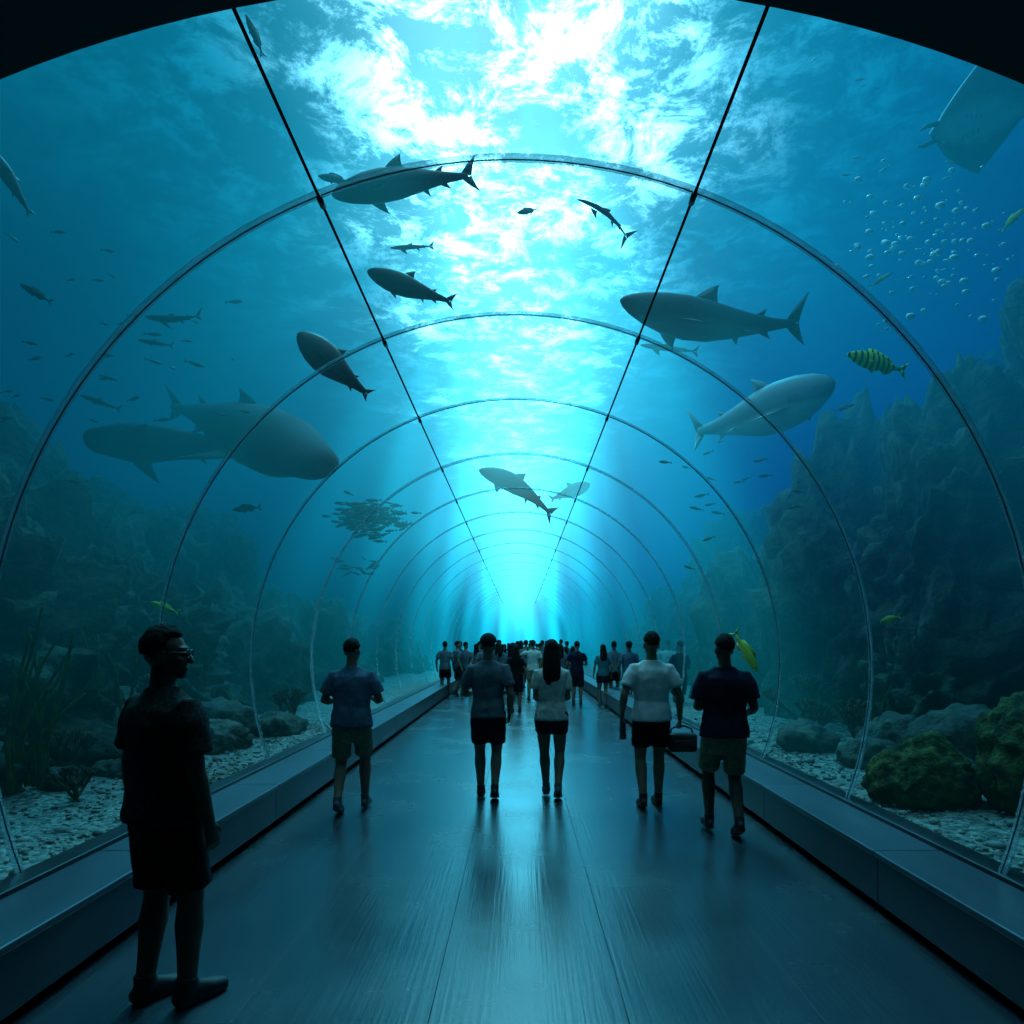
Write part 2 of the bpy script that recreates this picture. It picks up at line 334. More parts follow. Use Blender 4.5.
for s,nm in((-1,'kerb'),(1,'kerb')):
    bm=bmesh.new()
    def bx(x0,x1,*r,**k):
        x0,x1=sorted((s*x0,s*x1)); box(bm,x0,x1,*r,**k)
    bx(2.32,2.82,-3.9,YEND,-.05,.36)
    y=-3.9
    while y<YEND:
        y2=min(y+2.1,YEND)
        bx(2.30,2.34,y+.004,y2-.004,.06,.35,bev=.004)
        bx(2.27,2.72,y+.003,y2-.003,.36,.40,bev=.008)
        y=y2
    bx(2.32,2.345,-3.9,YEND,0,.05,mi=1)
    bx(2.70,2.86,-3.9,YEND,.36,.43,bev=.006,mi=1)
    link_mesh(nm,bm,[m_kerb,m_steel],False)

bm=bmesh.new()
pr=arc(R,72); rows=[]
for y in (Y0,YEND): rows.append([bm.verts.new((x,y,z)) for x,z in pr])
for k in range(72): bm.faces.new((rows[0][k],rows[0][k+1],rows[1][k+1],rows[1][k]))
bmesh.ops.contextual_create(bm,geom=rows[1]) 
link_mesh('acrylic_tunnel',bm,[m_ac])
ys=[3.97,5.85,7.9]; 
while ys[-1]+2.3<YEND: ys.append(ys[-1]+2.3)
bm=bmesh.new()
def ringbar(bm,y,r,w,h,mi):
    prf=arc(1,80)
    L=[]
    for (dy,dr) in((-w/2,-h/2),(w/2,-h/2),(w/2,h/2),(-w/2,h/2)):
        L.append([bm.verts.new((CX+(x-CX)*(r+dr),y+dy,ZC+(z-ZC)*(r+dr))) for x,z in prf])
    for j in range(4):
        for k in range(80):
            f=bm.faces.new((L[j][k],L[j][k+1],L[(j+1)%4][k+1],L[(j+1)%4][k])); f.material_index=mi
for i,y in enumerate(ys):
    ringbar(bm,y,R-.014,.06 if i<3 else .12,.014,0)
    if i<3: ringbar(bm,y,R-.024,.005,.005,1)
link_mesh('tunnel_joint_ribs',bm,[m_joint,m_steel],False)
rod_a=[math.radians(90+21.5),math.radians(90-20.5)]
for ra in rod_a:
    bm=bmesh.new(); rr=R-.06
    x=CX+rr*math.cos(ra); z=ZC+rr*math.sin(ra)
    loft(bm,[((x,Y0,z),.009),((x,20,z),.009),((x,YEND,z),.009)],n=8,cap='flat')
    for y in ys:
        loft(bm,[((x,y-.04,z),.018),((x,y+.04,z),.018)],n=10,cap='flat')
        dx=math.cos(ra);dz=math.sin(ra)
        loft(bm,[((x,y,z),.01),((x+dx*.055,y,z+dz*.055),.012)],n=8,cap='flat')
    link_mesh('ceiling_cable_rail',bm,[m_steel])

bm=bmesh.new()
n=80
inner=[]
for i in range(n+1):
    t=-.6+(math.pi+1.2)*i/n
    x=R*math.cos(t); z=R*math.sin(t)
    if z>0 and abs(x)<3.59:
        z=min(z,2.60*math.sqrt(1-(x/3.6)**2))
    inner.append((CX+x,ZC+z))
outer=[(CX+(x-CX)*9,ZC+(z-ZC)*6) for x,z in inner]
A=[bm.verts.new((x,-4,z)) for x,z in inner]; B=[bm.verts.new((x,Y0,z)) for x,z in inner]; C=[bm.verts.new((x,Y0,z)) for x,z in outer]
for k in range(n):
    bm.faces.new((A[k],A[k+1],B[k+1],B[k])); bm.faces.new((B[k],B[k+1],C[k+1],C[k]))
bm.faces.new(A)
link_mesh('entrance_portal',bm,[m_dark])

# ------------------------------------------------------------- water
m_w,nt,out=newmat('glowing_water_body')
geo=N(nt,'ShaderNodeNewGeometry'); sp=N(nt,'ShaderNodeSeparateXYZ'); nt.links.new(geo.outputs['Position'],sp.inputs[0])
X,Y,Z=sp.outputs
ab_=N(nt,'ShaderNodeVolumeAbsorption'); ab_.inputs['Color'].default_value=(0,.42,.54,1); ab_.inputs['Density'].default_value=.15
em=N(nt,'ShaderNodeEmission')  # painted glow: emission stands in for light scattered by the water
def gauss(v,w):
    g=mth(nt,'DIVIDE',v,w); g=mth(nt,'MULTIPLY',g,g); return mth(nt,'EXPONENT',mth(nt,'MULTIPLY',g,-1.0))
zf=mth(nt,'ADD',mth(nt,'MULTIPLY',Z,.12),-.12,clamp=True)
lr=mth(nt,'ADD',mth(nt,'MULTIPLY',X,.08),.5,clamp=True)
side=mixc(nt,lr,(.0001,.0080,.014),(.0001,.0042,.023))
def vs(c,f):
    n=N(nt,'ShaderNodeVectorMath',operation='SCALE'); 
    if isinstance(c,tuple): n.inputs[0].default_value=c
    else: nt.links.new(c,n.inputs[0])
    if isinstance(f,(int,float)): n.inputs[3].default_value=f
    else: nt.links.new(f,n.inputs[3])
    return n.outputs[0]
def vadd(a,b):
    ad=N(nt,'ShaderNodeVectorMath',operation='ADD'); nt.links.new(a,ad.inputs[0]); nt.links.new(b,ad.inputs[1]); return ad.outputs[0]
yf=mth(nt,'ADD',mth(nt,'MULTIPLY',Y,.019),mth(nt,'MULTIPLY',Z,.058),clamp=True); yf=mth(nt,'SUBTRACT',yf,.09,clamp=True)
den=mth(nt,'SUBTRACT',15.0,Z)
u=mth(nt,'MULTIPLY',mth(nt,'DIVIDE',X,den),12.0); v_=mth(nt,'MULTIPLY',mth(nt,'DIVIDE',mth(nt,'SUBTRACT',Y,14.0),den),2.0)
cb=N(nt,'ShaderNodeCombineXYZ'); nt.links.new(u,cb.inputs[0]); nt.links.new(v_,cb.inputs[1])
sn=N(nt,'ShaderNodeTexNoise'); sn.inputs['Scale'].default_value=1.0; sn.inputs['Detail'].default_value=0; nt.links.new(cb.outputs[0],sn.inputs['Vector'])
sm=N(nt,'ShaderNodeMapRange'); sm.inputs[1].default_value=.40; sm.inputs[2].default_value=.64; sm.inputs[3].default_value=.25; sm.inputs[4].default_value=2.3; nt.links.new(sn.outputs[0],sm.inputs[0])  # fanned noise paints light shafts into the glow
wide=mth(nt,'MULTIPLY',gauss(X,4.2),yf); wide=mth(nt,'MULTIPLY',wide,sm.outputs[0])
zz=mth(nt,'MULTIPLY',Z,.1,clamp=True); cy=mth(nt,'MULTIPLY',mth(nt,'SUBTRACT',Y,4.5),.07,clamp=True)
core=mth(nt,'MULTIPLY',mth(nt,'MULTIPLY',gauss(X,1.9),cy),mth(nt,'MULTIPLY',zz,zz))  # painted bright core of the glow along the tunnel axis
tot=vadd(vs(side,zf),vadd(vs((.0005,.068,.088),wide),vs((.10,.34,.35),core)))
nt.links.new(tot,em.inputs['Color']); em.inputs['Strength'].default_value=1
ash=N(nt,'ShaderNodeAddShader'); nt.links.new(ab_.outputs[0],ash.inputs[0]); nt.links.new(em.outputs[0],ash.inputs[1])
nt.links.new(ash.outputs[0],out.inputs['Volume'])
m_w.cycles.volume_step_rate=.65
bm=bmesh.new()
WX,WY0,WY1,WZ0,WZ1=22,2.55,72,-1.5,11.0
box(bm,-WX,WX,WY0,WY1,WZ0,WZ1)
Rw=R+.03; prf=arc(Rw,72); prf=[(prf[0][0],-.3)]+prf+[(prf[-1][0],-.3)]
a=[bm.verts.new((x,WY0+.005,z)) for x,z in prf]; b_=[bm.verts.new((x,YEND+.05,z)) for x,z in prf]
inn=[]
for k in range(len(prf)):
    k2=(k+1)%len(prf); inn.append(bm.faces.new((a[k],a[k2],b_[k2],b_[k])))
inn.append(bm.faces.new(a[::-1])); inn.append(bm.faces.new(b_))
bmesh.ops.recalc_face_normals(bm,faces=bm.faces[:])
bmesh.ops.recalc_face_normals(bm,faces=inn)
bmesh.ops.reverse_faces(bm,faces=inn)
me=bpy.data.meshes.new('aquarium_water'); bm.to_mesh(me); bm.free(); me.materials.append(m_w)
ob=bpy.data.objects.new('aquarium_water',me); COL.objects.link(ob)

m_s,nt,out=newmat('glowing_water_surface')
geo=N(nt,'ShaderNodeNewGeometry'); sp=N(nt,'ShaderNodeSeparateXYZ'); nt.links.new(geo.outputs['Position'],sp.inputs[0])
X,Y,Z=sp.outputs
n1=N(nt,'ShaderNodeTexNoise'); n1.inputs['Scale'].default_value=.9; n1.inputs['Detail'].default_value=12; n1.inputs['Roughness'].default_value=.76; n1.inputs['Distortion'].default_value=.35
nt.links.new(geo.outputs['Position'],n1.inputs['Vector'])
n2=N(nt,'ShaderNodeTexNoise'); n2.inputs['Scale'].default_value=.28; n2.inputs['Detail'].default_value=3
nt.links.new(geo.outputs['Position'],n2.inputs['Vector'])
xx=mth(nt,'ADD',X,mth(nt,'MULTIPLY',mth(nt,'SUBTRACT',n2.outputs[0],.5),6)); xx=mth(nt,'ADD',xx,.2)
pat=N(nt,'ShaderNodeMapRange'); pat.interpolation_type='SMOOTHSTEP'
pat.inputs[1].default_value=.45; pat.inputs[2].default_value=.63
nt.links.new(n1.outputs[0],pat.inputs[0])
st=mth(nt,'MULTIPLY',gauss(xx,2.0),mth(nt,'ADD',mth(nt,'MULTIPLY',pat.outputs[0],13),1.1))  # painted light: surface itself glows as a bright rippled stripe
st2=mth(nt,'MULTIPLY',gauss(X,5.0),mth(nt,'ADD',mth(nt,'MULTIPLY',pat.outputs[0],1.1),.05))  # wider cyan glow painted beside the stripe
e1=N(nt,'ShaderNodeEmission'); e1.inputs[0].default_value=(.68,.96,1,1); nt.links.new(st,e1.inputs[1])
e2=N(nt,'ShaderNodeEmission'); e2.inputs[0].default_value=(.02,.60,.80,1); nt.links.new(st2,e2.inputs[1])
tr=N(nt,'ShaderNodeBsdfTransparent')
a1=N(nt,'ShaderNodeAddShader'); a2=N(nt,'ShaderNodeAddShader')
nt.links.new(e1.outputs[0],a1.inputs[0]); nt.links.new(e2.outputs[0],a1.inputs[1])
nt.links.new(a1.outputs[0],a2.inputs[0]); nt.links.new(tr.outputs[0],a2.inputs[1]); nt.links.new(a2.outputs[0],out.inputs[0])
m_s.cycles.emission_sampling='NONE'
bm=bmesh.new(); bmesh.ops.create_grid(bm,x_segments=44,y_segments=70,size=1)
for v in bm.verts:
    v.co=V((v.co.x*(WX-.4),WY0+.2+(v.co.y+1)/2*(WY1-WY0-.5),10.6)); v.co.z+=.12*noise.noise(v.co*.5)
link_mesh('glowing_water_surface',bm,[m_s])

W=bpy.data.worlds.new('world'); S.world=W; W.use_nodes=True
W.node_tree.nodes['Background'].inputs[0].default_value=(.0005,.016,.04,1); W.node_tree.nodes['Background'].inputs[1].default_value=1
def sun(name,rx,ry,e,col,ang):
    l=bpy.data.lights.new(name,'SUN'); l.energy=e; l.color=col; l.angle=math.radians(ang)
    o=bpy.data.objects.new(name,l); COL.objects.link(o); o.rotation_euler=(math.radians(rx),math.radians(ry),0); o.location=(0,10,14)
sun('sunlight',-38,0,3.0,(.12,.85,1),10)
sun('overhead_fill_sun',-6,0,1.4,(.15,.8,1),30)  # second sun added overhead to lift the flat, unlit rock faces

# ------------------------------------------------------------- seabed + rocks
m_gravel,nt,out=newmat('gravel')
p=N(nt,'ShaderNodeBsdfPrincipled'); nt.links.new(p.outputs[0],out.inputs[0]); p.inputs['Roughness'].default_value=.9
tc=N(nt,'ShaderNodeTexCoord'); vo=N(nt,'ShaderNodeTexVoronoi'); vo.inputs['Scale'].default_value=22; nt.links.new(tc.outputs['Object'],vo.inputs['Vector'])
sr=N(nt,'ShaderNodeSeparateColor'); nt.links.new(vo.outputs['Color'],sr.inputs[0])
nt.links.new(mixc(nt,sr.outputs[0],(.08,.08,.065),(.36,.34,.28)),p.inputs['Base Color'])
b=N(nt,'ShaderNodeBump'); b.inputs['Strength'].default_value=.9; b.inputs['Distance'].default_value=.03; b.invert=True
nt.links.new(vo.outputs['Distance'],b.inputs['Height']); nt.links.new(b.outputs[0],p.inputs['Normal'])
m_rock=pmat('reef_rock',(.004,.006,.004),.9,0,2.5,(.055,.058,.030),1.0,5,bdist=.18)
m_rock2=pmat('boulder_stone',(.03,.032,.027),.9,0,4,(.12,.11,.08),.9,14,bdist=.04)
m_moss=pmat('mossy_stone',(.012,.02,.005),.95,0,7,(.13,.13,.02),1.0,26,bdist=.05)
m_peb=pmat('pebble',(.12,.115,.095),.8,0,3,(.38,.36,.30))
def seabed_h(x,y,s): return .28+.03*(x-2.8)+.10*noise.noise(V((x*.8*s,y*.8,3)))*min(1,(x-2.83)*2)
for s in(-1,1):
    bm=bmesh.new(); nx,ny=60,90; gv=[]
    for j in range(ny+1):
        row=[]
        for i in range(nx+1):
            x=2.83+(18.5)*(i/nx)**1.6; y=2.6+66*(j/ny)**1.5
            row.append(bm.verts.new((s*x,y,seabed_h(x,y,s)+.03*noise.noise(V((x*3,y*3,s))))))
        gv.append(row)
    for j in range(ny):
        for i in range(nx): bm.faces.new((gv[j][i],gv[j][i+1],gv[j+1][i+1],gv[j+1][i]))
    link_mesh('gravel_seabed',bm,[m_gravel])
def addrock(bm,c,r,seed,sub=4,amp=.35,fr=1.1,mi=0):
    res=bmesh.ops.create_icosphere(bm,subdivisions=sub,radius=1)
    o=V((seed*7.3,seed*3.1,seed*1.7))
    rr=V(r); mean=(r[0]+r[1]+r[2])/3
    for v in res['verts']:
        d=v.co.normalized()
        q=V((d.x*rr.x,d.y*rr.y,d.z*rr.z))/mean*fr+o
        k=1+amp*(noise.noise(q)+.5*(1-2*abs(noise.noise(q*2.3)))-.25+.36*noise.noise(q*5.1)+.24*(.4-abs(noise.noise(q*9)))+.10*noise.noise(q*24))
        v.co=V(c)+V((d.x*rr.x*k,d.y*rr.y*k,d.z*rr.z*k))
bm=bmesh.new()
for c,r,sd in [((8.5,8.6,3.2),(2.2,2.3,4.3),1),((7.3,7.8,1.3),(1.5,1.8,3.0),2),((6.7,10.2,2.2),(1.4,1.8,3.2),3),((9.3,9.4,4.4),(1.9,2,4.2),19),
               ((6.5,13.2,1.6),(1.6,2.0,4.1),4),((11.5,16,3.2),(3,4,4.5),5),((6.2,17,1.2),(1.6,2.3,3.2),6),((5.8,9.6,.6),(.9,1.4,1.8),7),((8.5,24,2),(2.6,4,4),8),((7.2,32,1),(2,5,3),9),((6.9,6.4,.5),(1.3,1.3,2.2),10)]:
    addrock(bm,c,r,sd,6 if sd in(1,2,3,7,10) else 5,.42,1.8)
link_mesh('rock_reef',bm,[m_rock])
bm=bmesh.new()
for c,r,sd in [((-7.6,8.6,.9),(2.3,2.0,2.5),11),((-6.7,11.0,.6),(1.8,2.0,2.0),12),((-9.8,13.0,1.5),(2.5,3,3.6),13),
               ((-6.6,15.0,.5),(1.8,2.5,2.3),14),((-7.0,22,.5),(2,3.5,2.5),15),((-11,20,2),(3,5,3.6),16),((-6.8,33,.6),(2,5,2.2),17),((-6.2,7.0,.3),(1.0,1.0,1.1),18)]:
    addrock(bm,c,r,sd,6 if sd in(11,12,18) else 5,.42,1.8)
link_mesh('rock_reef',bm,[m_rock])
def boulder(c,r,sd,mats,sub=4,name='boulder',amp=.3):
    bm=bmesh.new(); addrock(bm,c,r,sd,sub,amp,1.4); link_mesh(name,bm,mats)
boulder((3.64,6.3,.50),(.44,.40,.38),21,[m_moss],5,'mossy_boulder',.22)
boulder((4.5,5.75,.75),(.62,.6,.60),22,[m_moss],5,'mossy_boulder',.25)
boulder((5.0,7.9,.55),(.55,.5,.45),23,[m_rock2]); boulder((4.6,8.6,.5),(.4,.5,.35),24,[m_rock2])
boulder((4.0,8.0,.42),(.3,.3,.22),25,[m_rock2]); boulder((3.9,9.5,.4),(.35,.4,.25),26,[m_rock2])
boulder((4.3,7.0,.42),(.25,.3,.18),27,[m_rock2])
for i,(c,r) in enumerate([((-5.2,7.9,.55),(.6,.5,.35)),((-4.5,8.3,.5),(.45,.4,.28)),((-5.2,9.0,.6),(.6,.6,.5)),((-4.1,9.4,.42),(.4,.5,.25)),((-3.7,10.8,.4),(.35,.5,.25)),
     ((-4.6,10.4,.5),(.6,.6,.4)),((-3.8,7.7,.36),(.22,.25,.12)),((-5.2,6.5,.5),(.5,.45,.3)),((-4.5,6.9,.38),(.2,.2,.12)),((-4.2,7.4,.38),(.28,.2,.14)),((-4.5,5.6,.36),(.22,.25,.13))]):
    boulder(c,r,31+i,[m_rock2])
m_cor=pmat('coral',(.05,.04,.025),.9,0,8,(.14,.10,.05),.6,40); m_weed=pmat('seaweed',(.02,.05,.01),.8,0,5,(.09,.15,.02))
def coral(c,h,seed,mat=m_cor):
    rnd=random.Random(seed); bm=bmesh.new()
    def br(p,d,l,r,k):
        q=p+d*l; m=(p+q)/2+V((rnd.gauss(0,.05),rnd.gauss(0,.05),0))*l
        loft(bm,[(p,r),(m,r*.9),(q,r*.75)],n=7)
        if k: 
            for _ in range(3):
                dd=(d+V((rnd.gauss(0,.5),rnd.gauss(0,.5),.25))).normalized(); br(q,dd,l*.72,r*.72,k-1)
    for _ in range(5):
        br(V(c),V((rnd.gauss(0,.5),rnd.gauss(0,.5),1)).normalized(),h*.4,h*.06,3)
    link_mesh('branching_coral',bm,[mat])
for i,(c,h) in enumerate([((-4.0,8.6,.35),.5),((-4.7,7.2,.4),.45),((-5.4,7.4,.6),.6),((-4.9,9.6,.6),.7),((-3.9,12,.35),.6),((4.2,10.2,.3),.6),((4.6,11.4,.4),.8),((5.1,7.0,.5),.45),((4.4,9.2,.5),.5),((-4.0,6.3,.33),.3)]):
    coral(c,h,50+i)
def weed(c,h,n,seed):
    rnd=random.Random(seed); bm=bmesh.new()
    for _ in range(n):
        p=V(c)+V((rnd.gauss(0,.15),rnd.gauss(0,.15),0)); sx=rnd.gauss(.1,.25); ph=rnd.random()*6; hh=h*rnd.uniform(.5,1)
        loft(bm,[(p+V((sx*t*t+.04*math.sin(ph+5*t),.03*math.cos(ph+4*t),hh*t)),.028*(1-.7*t)+.004,.005) for t in [q/7 for q in range(8)]],V((1,0,0)),8)
    link_mesh('seaweed',bm,[m_weed])
weed((-4.7,6.5,.38),1.7,16,1); weed((-5.1,8.5,.6),1.3,10,2); weed((5.2,6.2,.4),1.0,9,3); weed((4.9,9.3,.4),.8,8,4)
bm=bmesh.new()
ico=bmesh.new(); bmesh.ops.create_icosphere(ico,subdivisions=1,radius=1)
iv=[v.co.copy() for v in ico.verts]; iff=[[v.index for v in f.verts] for f in ico.faces]; ico.free()
for i in range(4200):
    s=random.choice((-1,1)); x=2.93+abs(random.gauss(0,1.2)); y=random.uniform(2.7,13)
    h=seabed_h(x,y,s)
    rs=random.uniform(.008,.024)*(2.4 if random.random()<.06 else 1)
    sc=V((rs*random.uniform(.8,1.5),rs*random.uniform(.8,1.5),rs*random.uniform(.5,.9))); rz=Matrix.Rotation(random.random()*6,3,'Z')
    vs_=[bm.verts.new(rz@V((q.x*sc.x,q.y*sc.y,q.z*sc.z))+V((s*x,y,h+.01))) for q in iv]
    for f in iff: bm.faces.new([vs_[k] for k in f])
link_mesh('pebbles',bm,[m_peb])

# ------------------------------------------------------------- fish
def fishmat(name,top,belly,stripe=None,rough=.55,ns=8):
    m,nt,out=newmat(name); p=N(nt,'ShaderNodeBsdfPrincipled'); nt.links.new(p.outputs[0],out.inputs[0]); p.inputs['Roughness'].default_value=rough; p.inputs['Specular IOR Level'].default_value=.25
    tc=N(nt,'ShaderNodeTexCoord'); sp=N(nt,'ShaderNodeSeparateXYZ'); nt.links.new(tc.outputs['Object'],sp.inputs[0])
    no=N(nt,'ShaderNodeTexNoise'); no.inputs['Scale'].default_value=ns; nt.links.new(tc.outputs['Object'],no.inputs['Vector'])
    z=mth(nt,'ADD',sp.outputs[2],mth(nt,'MULTIPLY',mth(nt,'SUBTRACT',no.outputs[0],.5),.04))
    r=N(nt,'ShaderNodeMapRange'); r.inputs[1].default_value=-.045; r.inputs[2].default_value=-.01; nt.links.new(z,r.inputs[0])
    c=mixc(nt,r.outputs[0],belly,top)
    if stripe:
        w=mth(nt,'SINE',mth(nt,'MULTIPLY',sp.outputs[0],70)); w=mth(nt,'GREATER_THAN',w,.35)
        c=mixc(nt,w,c,stripe)
    nt.links.new(c,p.inputs['Base Color']); return m
m_shark=fishmat('shark_skin',(.010,.016,.022),(.10,.14,.16)); m_pale=fishmat('pale_shark_skin',(.12,.18,.21),(.45,.53,.53))
m_whale=fishmat('whale_shark_skin',(.006,.010,.014),(.03,.045,.05),None,.8)
m_darkf=fishmat('dark_fish_skin',(.004,.006,.008),(.012,.018,.022)); m_yel=fishmat('striped_fish_skin',(.6,.7,.08),(.55,.75,.1),(.02,.06,.02))
m_grn=fishmat('green_fish_skin',(.35,.5,.08),(.6,.6,.2))
PROF={'shark':[(0,.004),(.015,.022),(.05,.042),(.12,.066),(.22,.086),(.33,.094),(.45,.088),(.58,.066),(.7,.044),(.8,.028),(.88,.019),(.92,.016)],
      'whaleshark':[(0,.02),(.01,.042),(.04,.062),(.12,.082),(.22,.098),(.35,.10),(.48,.085),(.6,.06),(.72,.038),(.82,.022),(.9,.016),(.92,.014)],
      'fish':[(0,.008),(.03,.04),(.1,.085),(.22,.13),(.36,.15),(.5,.135),(.65,.09),(.76,.05),(.84,.032),(.88,.034)],
      'slim':[(0,.004),(.03,.018),(.12,.036),(.3,.05),(.5,.048),(.7,.03),(.84,.015),(.9,.012)]}
def fin(bm,pts,nrm,th,mi=0):
    nrm=V(nrm).normalized(); c=sum((V(p) for p in pts),V())/len(pts)
    a=bm.verts.new(c+nrm*th); b=bm.verts.new(c-nrm*th); o=[bm.verts.new(V(p)) for p in pts]
    for i in range(len(o)):
        j=(i+1)%len(o); bm.faces.new((o[i],o[j],a)).material_index=mi; bm.faces.new((o[j],o[i],b)).material_index=mi
def curvefin(base0,base1,tip,bulge,n=6):
    base0,base1,tip=V(base0),V(base1),V(tip); o=[]
    c1=(base0+tip)/2+bulge; 
    for i in range(n+1):
        t=i/n; o.append(base0*(1-t)**2+c1*2*t*(1-t)+tip*t*t)
    c2=(base1+tip)/2+bulge*.6
    for i in range(1,n+1):
        t=i/n; o.append(tip*(1-t)**2+c2*2*t*(1-t)+base1*t*t)
    return o
def fish(name,nose,tail,kind='shark',mat=None,hs=1,ws=1,bend=(0,0),roll=0,pec=1,tailh=1.25):
    bm=bmesh.new(); P=PROF[kind]
    def off(t): return V((0,bend[0]*(2*t-1)**2,bend[1]*(2*t-1)**2))
    def pt(t,y=0,z=0): return V((.5-t,y,z))+off(t)
    w={'shark':.85,'whaleshark':1.25,'fish':.42,'slim':.9}[kind]*ws; n=20; rings=[]
    for t,h in P:
        rings.append([bm.verts.new(pt(t,h*w*math.cos(2*math.pi*k/n),h*hs*math.sin(2*math.pi*k/n)*(1 if kind!='whaleshark' or t>.2 else .8))) for k in range(n)])
    for a,b in zip(rings,rings[1:]):
        for k in range(n): bm.faces.new((a[k],a[(k+1)%n],b[(k+1)%n],b[k]))
    bm.faces.new(rings[0]); bm.faces.new(rings[-1])
    def hh(t):
        for (a,x),(b,y) in zip(P,P[1:]):
            if a<=t<=b: return (x+(y-x)*(t-a)/(b-a))
        return P[-1][1]
    if kind in('shark','whaleshark','slim'):
        q=1 if kind!='slim' else .6
        z0=hh(.4)*hs
        dh=.075 if kind!='whaleshark' else .035
        fin(bm,curvefin(pt(.36,0,z0*.85),pt(.50,0,z0*.8),pt(.5,0,z0+dh*q),V((.02,0,.012))),(0,1,0),.008)
        z1=hh(.72)*hs
        fin(bm,curvefin(pt(.69,0,z1*.9),pt(.75,0,z1*.8),pt(.765,0,z1+.03*q),V((.008,0,.004))),(0,1,0),.004)
        fin(bm,curvefin(pt(.72,0,-z1*.9),pt(.77,0,-z1*.7),pt(.79,0,-z1-.025*q),V((.008,0,-.004))),(0,1,0),.004)
        for s in(-1,1):
            y0=hh(.27)*w
            fin(bm,curvefin(pt(.22,s*y0*.8,-.035),pt(.34,s*y0*.8,-.035),pt(.37,s*(y0+.15*pec*q),-.085),V((.03,s*.01,0))),(0,.3*s,1),.007)
            y1=hh(.62)*w
            fin(bm,curvefin(pt(.58,s*y1*.6,-.03),pt(.64,s*y1*.5,-.03),pt(.66,s*(y1+.04*q),-.07),V((.01,0,0))),(0,.3*s,1),.004)
            ell(bm,pt(.085,s*hh(.085)*w*.93,.008),(.006,.004,.006),u=8,v=6,mi=1)
            for g_ in range(4):
                t=.175+.014*g_
                ell(bm,pt(t,s*hh(t)*w*.985,-.004),(.0016,.003,.022),u=6,v=6,mi=1)
        T=tailh
        fin(bm,curvefin(pt(.875,0,.016),pt(.945,0,0),pt(1.0,0,.105*T),V((.012,0,.006))),(0,1,0),.008)
        fin(bm,curvefin(pt(.875,0,-.016),pt(.945,0,0),pt(.985,0,-.08*T),V((.012,0,-.006))),(0,1,0),.008)
    else:
        z0=hh(.3)*hs
        pts=[pt(.26,0,hh(.26)*hs*.9),pt(.32,0,z0+.05),pt(.42,0,z0+.06),pt(.55,0,hh(.55)*hs+.05),pt(.7,0,hh(.7)*hs+.045),pt(.74,0,hh(.74)*hs*.9),pt(.5,0,hh(.5)*hs*.8)]
        fin(bm,pts,(0,1,0),.006)
        pts=[pt(.55,0,-hh(.55)*hs*.9),pt(.62,0,-hh(.62)*hs-.06),pt(.72,0,-hh(.72)*hs-.04),pt(.75,0,-hh(.75)*hs*.8)]
        fin(bm,pts,(0,1,0),.005)
        fin(bm,[pt(.36,0,-hh(.36)*hs*.9),pt(.44,0,-hh(.44)*hs-.06),pt(.46,0,-hh(.46)*hs*.85)],(0,1,0),.005)
        for s in(-1,1):
            fin(bm,curvefin(pt(.28,s*hh(.28)*w*.9,-.01),pt(.31,s*hh(.3)*w*.9,-.05),pt(.42,s*(hh(.3)*w+.05),-.06),V((0,0,.01))),(0,1,.3*s),.004)
            ell(bm,pt(.09,s*hh(.09)*w*.9,.02),(.012,.006,.012),u=8,v=6,mi=1)
        fin(bm,curvefin(pt(.86,0,.03),pt(.93,0,0),pt(1.0,0,.11*tailh),V((.0,0,.012))),(0,1,0),.006)
        fin(bm,curvefin(pt(.86,0,-.03),pt(.93,0,0),pt(1.0,0,-.11*tailh),V((.0,0,-.012))),(0,1,0),.006)
    nose,tail=V(nose),V(tail); x=(nose-tail); L=x.length; x.normalize(); up=V((0,0,1)); y=up.cross(x).normalized(); z=x.cross(y)
    M=Matrix((x,y,z)).transposed().to_4x4(); M=Matrix.Translation((nose+tail)/2)@M@Matrix.Rotation(math.radians(roll),4,'X')@Matrix.Scale(L,4)
    return link_mesh(name,bm,[mat or m_shark,m_eye],True,M)
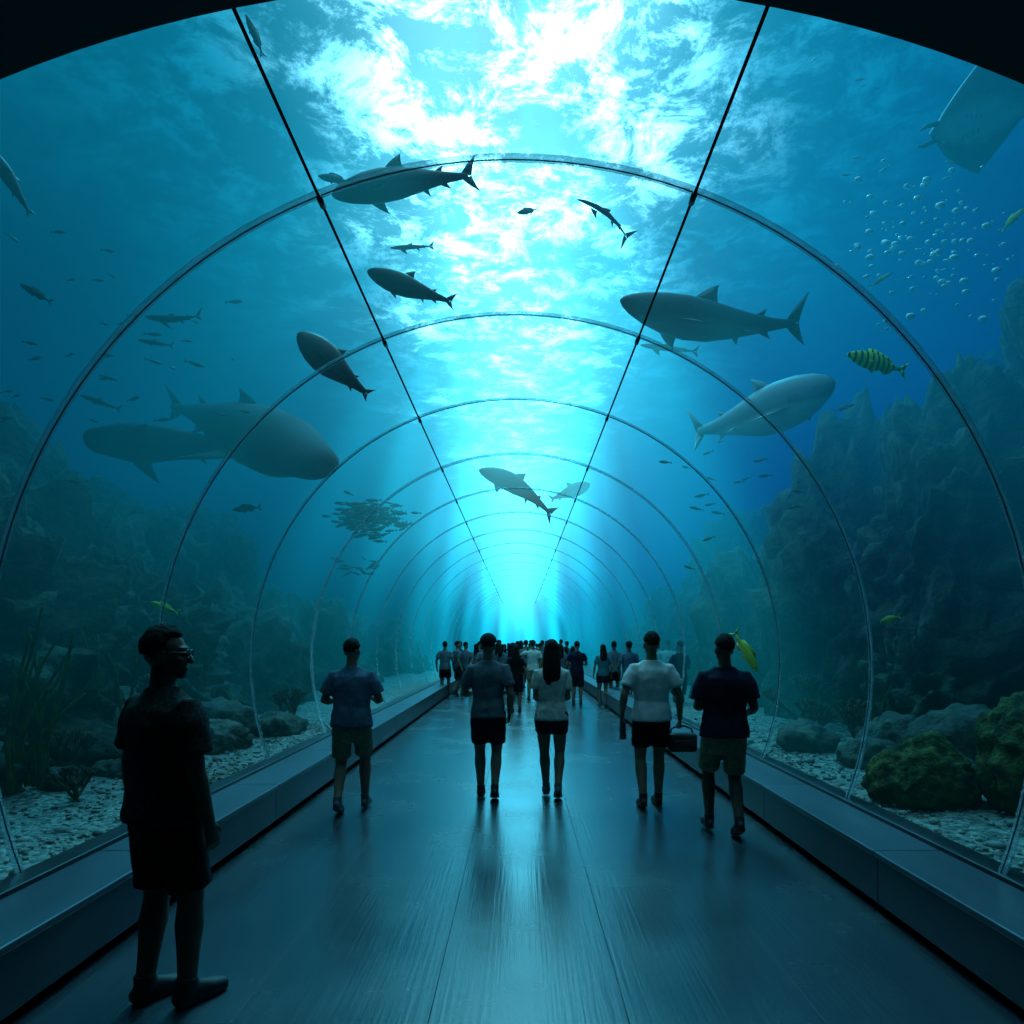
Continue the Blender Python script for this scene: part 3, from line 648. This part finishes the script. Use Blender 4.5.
def ray(name,c,heading,width,mat,roll=0,pitch=0):
    bm=bmesh.new(); nu,nv=16,28; up=[];dn=[]
    for j in range(nv+1):
        v=-1+2*j/nv; a=abs(v)
        le=.36*(1-a**1.7)-.10*a; te=-.34+.30*a**.8-.06*a*a
        if a<.12: le+=.03*math.cos(a/.12*math.pi/2)
        ru=[];rd=[]
        for i in range(nu+1):
            u=i/nu; x=le+(te-le)*u
            th=.085*(1-a)**1.1*math.sin(math.pi*min(1,u*.95+.03))**.7+.003
            z=.16*a**1.8
            ru.append(bm.verts.new((x,v*.5,z+th))); rd.append(bm.verts.new((x,v*.5,z-th*.7)))
        up.append(ru);dn.append(rd)
    for j in range(nv):
        for i in range(nu):
            bm.faces.new((up[j][i],up[j][i+1],up[j+1][i+1],up[j+1][i])); bm.faces.new((dn[j][i],dn[j+1][i],dn[j+1][i+1],dn[j][i+1]))
        bm.faces.new((up[j][0],up[j+1][0],dn[j+1][0],dn[j][0])); bm.faces.new((up[j][nu],dn[j][nu],dn[j+1][nu],up[j+1][nu]))
    loft(bm,[((-.3,0,.01),.02),((-.5,.01,.01),.012),((-.75,.03,.02),.007),((-.95,.08,.03),.003)],side=V((0,1,0)),n=8)
    for s in(-1,1):
        loft(bm,[((.34,s*.06,0),.02,.012),((.42,s*.07,-.01),.018,.01),((.47,s*.055,-.02),.008,.006)],side=V((0,1,0)),n=8)
        ell(bm,(.3,s*.1,.03),(.015,.01,.015),u=8,v=6,mi=1)
        for g_ in range(4): ell(bm,(.16-.035*g_,s*(.075-.008*g_),-.055),(.004,.02,.004),u=6,v=6,mi=1)
    M=Matrix.Translation(V(c))@Matrix.Rotation(math.radians(heading),4,'Z')@Matrix.Rotation(math.radians(pitch),4,'Y')@Matrix.Rotation(math.radians(roll),4,'X')@Matrix.Scale(width,4)
    link_mesh(name,bm,[mat,m_eye],True,M)

fish('shark',at(331,192,6.2),at(479,172,6.4),'shark',m_darkf,1.1,1,(0,-.02),-8)
fish('grouper',at(367,272,6.4),at(456,304,6.7),'shark',m_darkf,1.35,1.1,(0,.01),0,.6,1.1)
fish('grouper',at(297,334,7.2),at(371,398,7.6),'shark',m_darkf,2.0,1.3,(0,.01),0,.6,1.1)
fish('shark',at(482,463,15.5),at(557,512,16.5),'shark',m_darkf,1.1,1.1,(0,-.08),0)
fish('tuna',at(590,484,19),at(549,500,19),'shark',m_shark,1.7,1.3)
fish('shark',at(620,312,7.4),at(808,332,8.0),'shark',m_shark,1.05,1,(0,.05),-6,.8,1.4)
fish('shark',at(836,388,9.0),at(690,438,11.0),'shark',m_pale,1.5,1.4,(0,.03),12,1.5,1.5)
fish('whale_shark',at(324,460,10.5),at(165,398,12.5),'whaleshark',m_whale,1.15,1.4,(0,-.03),14,1.3,.8)
fish('whale_shark',at(84,443,10.6),at(262,445,11.6),'whaleshark',m_whale,.95,1.3,(0,.02),18,1.2,.8)
ray('manta_ray',at(985,118,6.8),165,1.25,m_pale,34,8)
fish('striped_fish',at(847,354,6.0),at(908,372,6.1),'fish',m_yel,.85,1)
fish('grouper',at(-8,150,5.6),at(32,217,5.9),'shark',m_darkf,1.4,1.2)
fish('reef_fish',at(20,284,6.4),at(53,303,6.5),'fish',m_darkf,.8)
fish('barracuda',at(145,320,8.2),at(203,318,8.2),'slim',m_darkf,1.2,1,(0,.06),0,2)
fish('barracuda',at(390,248,8),at(435,246,8),'slim',m_darkf,1)
fish('reef_fish',at(517,213,7),at(539,209,7),'fish',m_darkf,.9)
fish('barracuda',at(582,193,7),at(634,236,7),'slim',m_darkf,.7,.8,(0,-.12),0,1,2.2)
fish('grouper',at(246,14,5.0),at(264,58,5.1),'fish',m_darkf,.8)
fish('reef_fish',at(318,176,6.4),at(352,182,6.4),'fish',m_darkf,.8)
fish('reef_fish',at(138,340,9),at(174,346,9),'slim',m_darkf,1.3)
fish('reef_fish',at(880,622,6.2),at(901,616,6.2),'fish',m_grn,.9)
fish('reef_fish',at(150,602,7.5),at(180,613,7.5),'fish',m_grn,.7)
fish('reef_fish',at(758,672,8.6),at(733,630,8.8),'fish',m_grn,.7)
fish('reef_fish',at(893,272,6.6),at(868,288,6.7),'fish',m_pale,.5)
fish('reef_fish',at(1024,208,6.2),at(1000,232,6.3),'fish',m_grn,.8)
fish('barracuda',at(640,345,11),at(700,352,11),'slim',m_darkf,1)
fish('barracuda',at(80,395,10),at(122,410,10),'slim',m_darkf,1.2)
fish('reef_fish',at(232,510,11),at(262,507,11),'fish',m_darkf,.7)
fish('reef_fish',at(855,404,9),at(832,412,9),'fish',m_pale,.5)
def school(name,c,ext,n,size,mat,head):
    bm=bmesh.new()
    for i in range(n):
        o=V(c)+V((random.gauss(0,ext[0]),random.gauss(0,ext[1]),random.gauss(0,ext[2])))
        s=size*random.uniform(.6,1.3); rz=Matrix.Rotation(math.radians(head+random.gauss(0,18)),3,'Z')@Matrix.Rotation(random.gauss(0,.2),3,'Y')
        rings=[]
        for t,h in [(0,.02),(.15,.09),(.38,.13),(.62,.09),(.82,.025)]:
            rings.append([bm.verts.new(o+rz@(V((.5-t,h*.4*math.cos(k*math.pi/3),h*math.sin(k*math.pi/3)))*s)) for k in range(6)])
        for a,b in zip(rings,rings[1:]):
            for k in range(6): bm.faces.new((a[k],a[(k+1)%6],b[(k+1)%6],b[k]))
        bm.faces.new(rings[0]); bm.faces.new(rings[-1])
        q=[o+rz@(V(w_)*s) for w_ in((-.3,0,.0),(-.5,0,.12),(-.44,0,0),(-.5,0,-.12))]
        q=[bm.verts.new(w_) for w_ in q]; bm.faces.new(q[:3]); bm.faces.new((q[0],q[2],q[3]))
    link_mesh(name,bm,[mat])
school('fish_school',at(370,518,15),(.34,.35,.15),200,.28,m_darkf,170)
school('fish_school',at(355,566,18),(.3,.4,.15),16,.3,m_darkf,20)
school('fish_school',at(120,390,9.5),(1.0,.4,.4),24,.2,m_darkf,10)
school('fish_school',at(740,500,12),(.6,.6,.5),20,.2,m_darkf,160)
school('fish_school',at(90,290,8.5),(.9,.7,.7),14,.15,m_darkf,20)
school('fish_school',at(900,170,8.5),(.7,.6,.6),12,.13,m_pale,150)
m_bub=pmat('air_bubble',(.6,.85,.95),.15,0,5,(.75,.92,1))
bm=bmesh.new()
for i in range(150):
    px=random.gauss(925,45); py=random.gauss(240,38)+ (925-px)*-.25
    c=at(px,py,random.uniform(5.6,6.6)); rr=random.choice((.012,.018,.025,.035))*random.uniform(.5,.95)
    bmesh.ops.create_icosphere(bm,subdivisions=2,radius=rr,matrix=Matrix.Translation(c)@Matrix.Diagonal((1.2,1,.8,1)))
link_mesh('air_bubbles',bm,[m_bub])
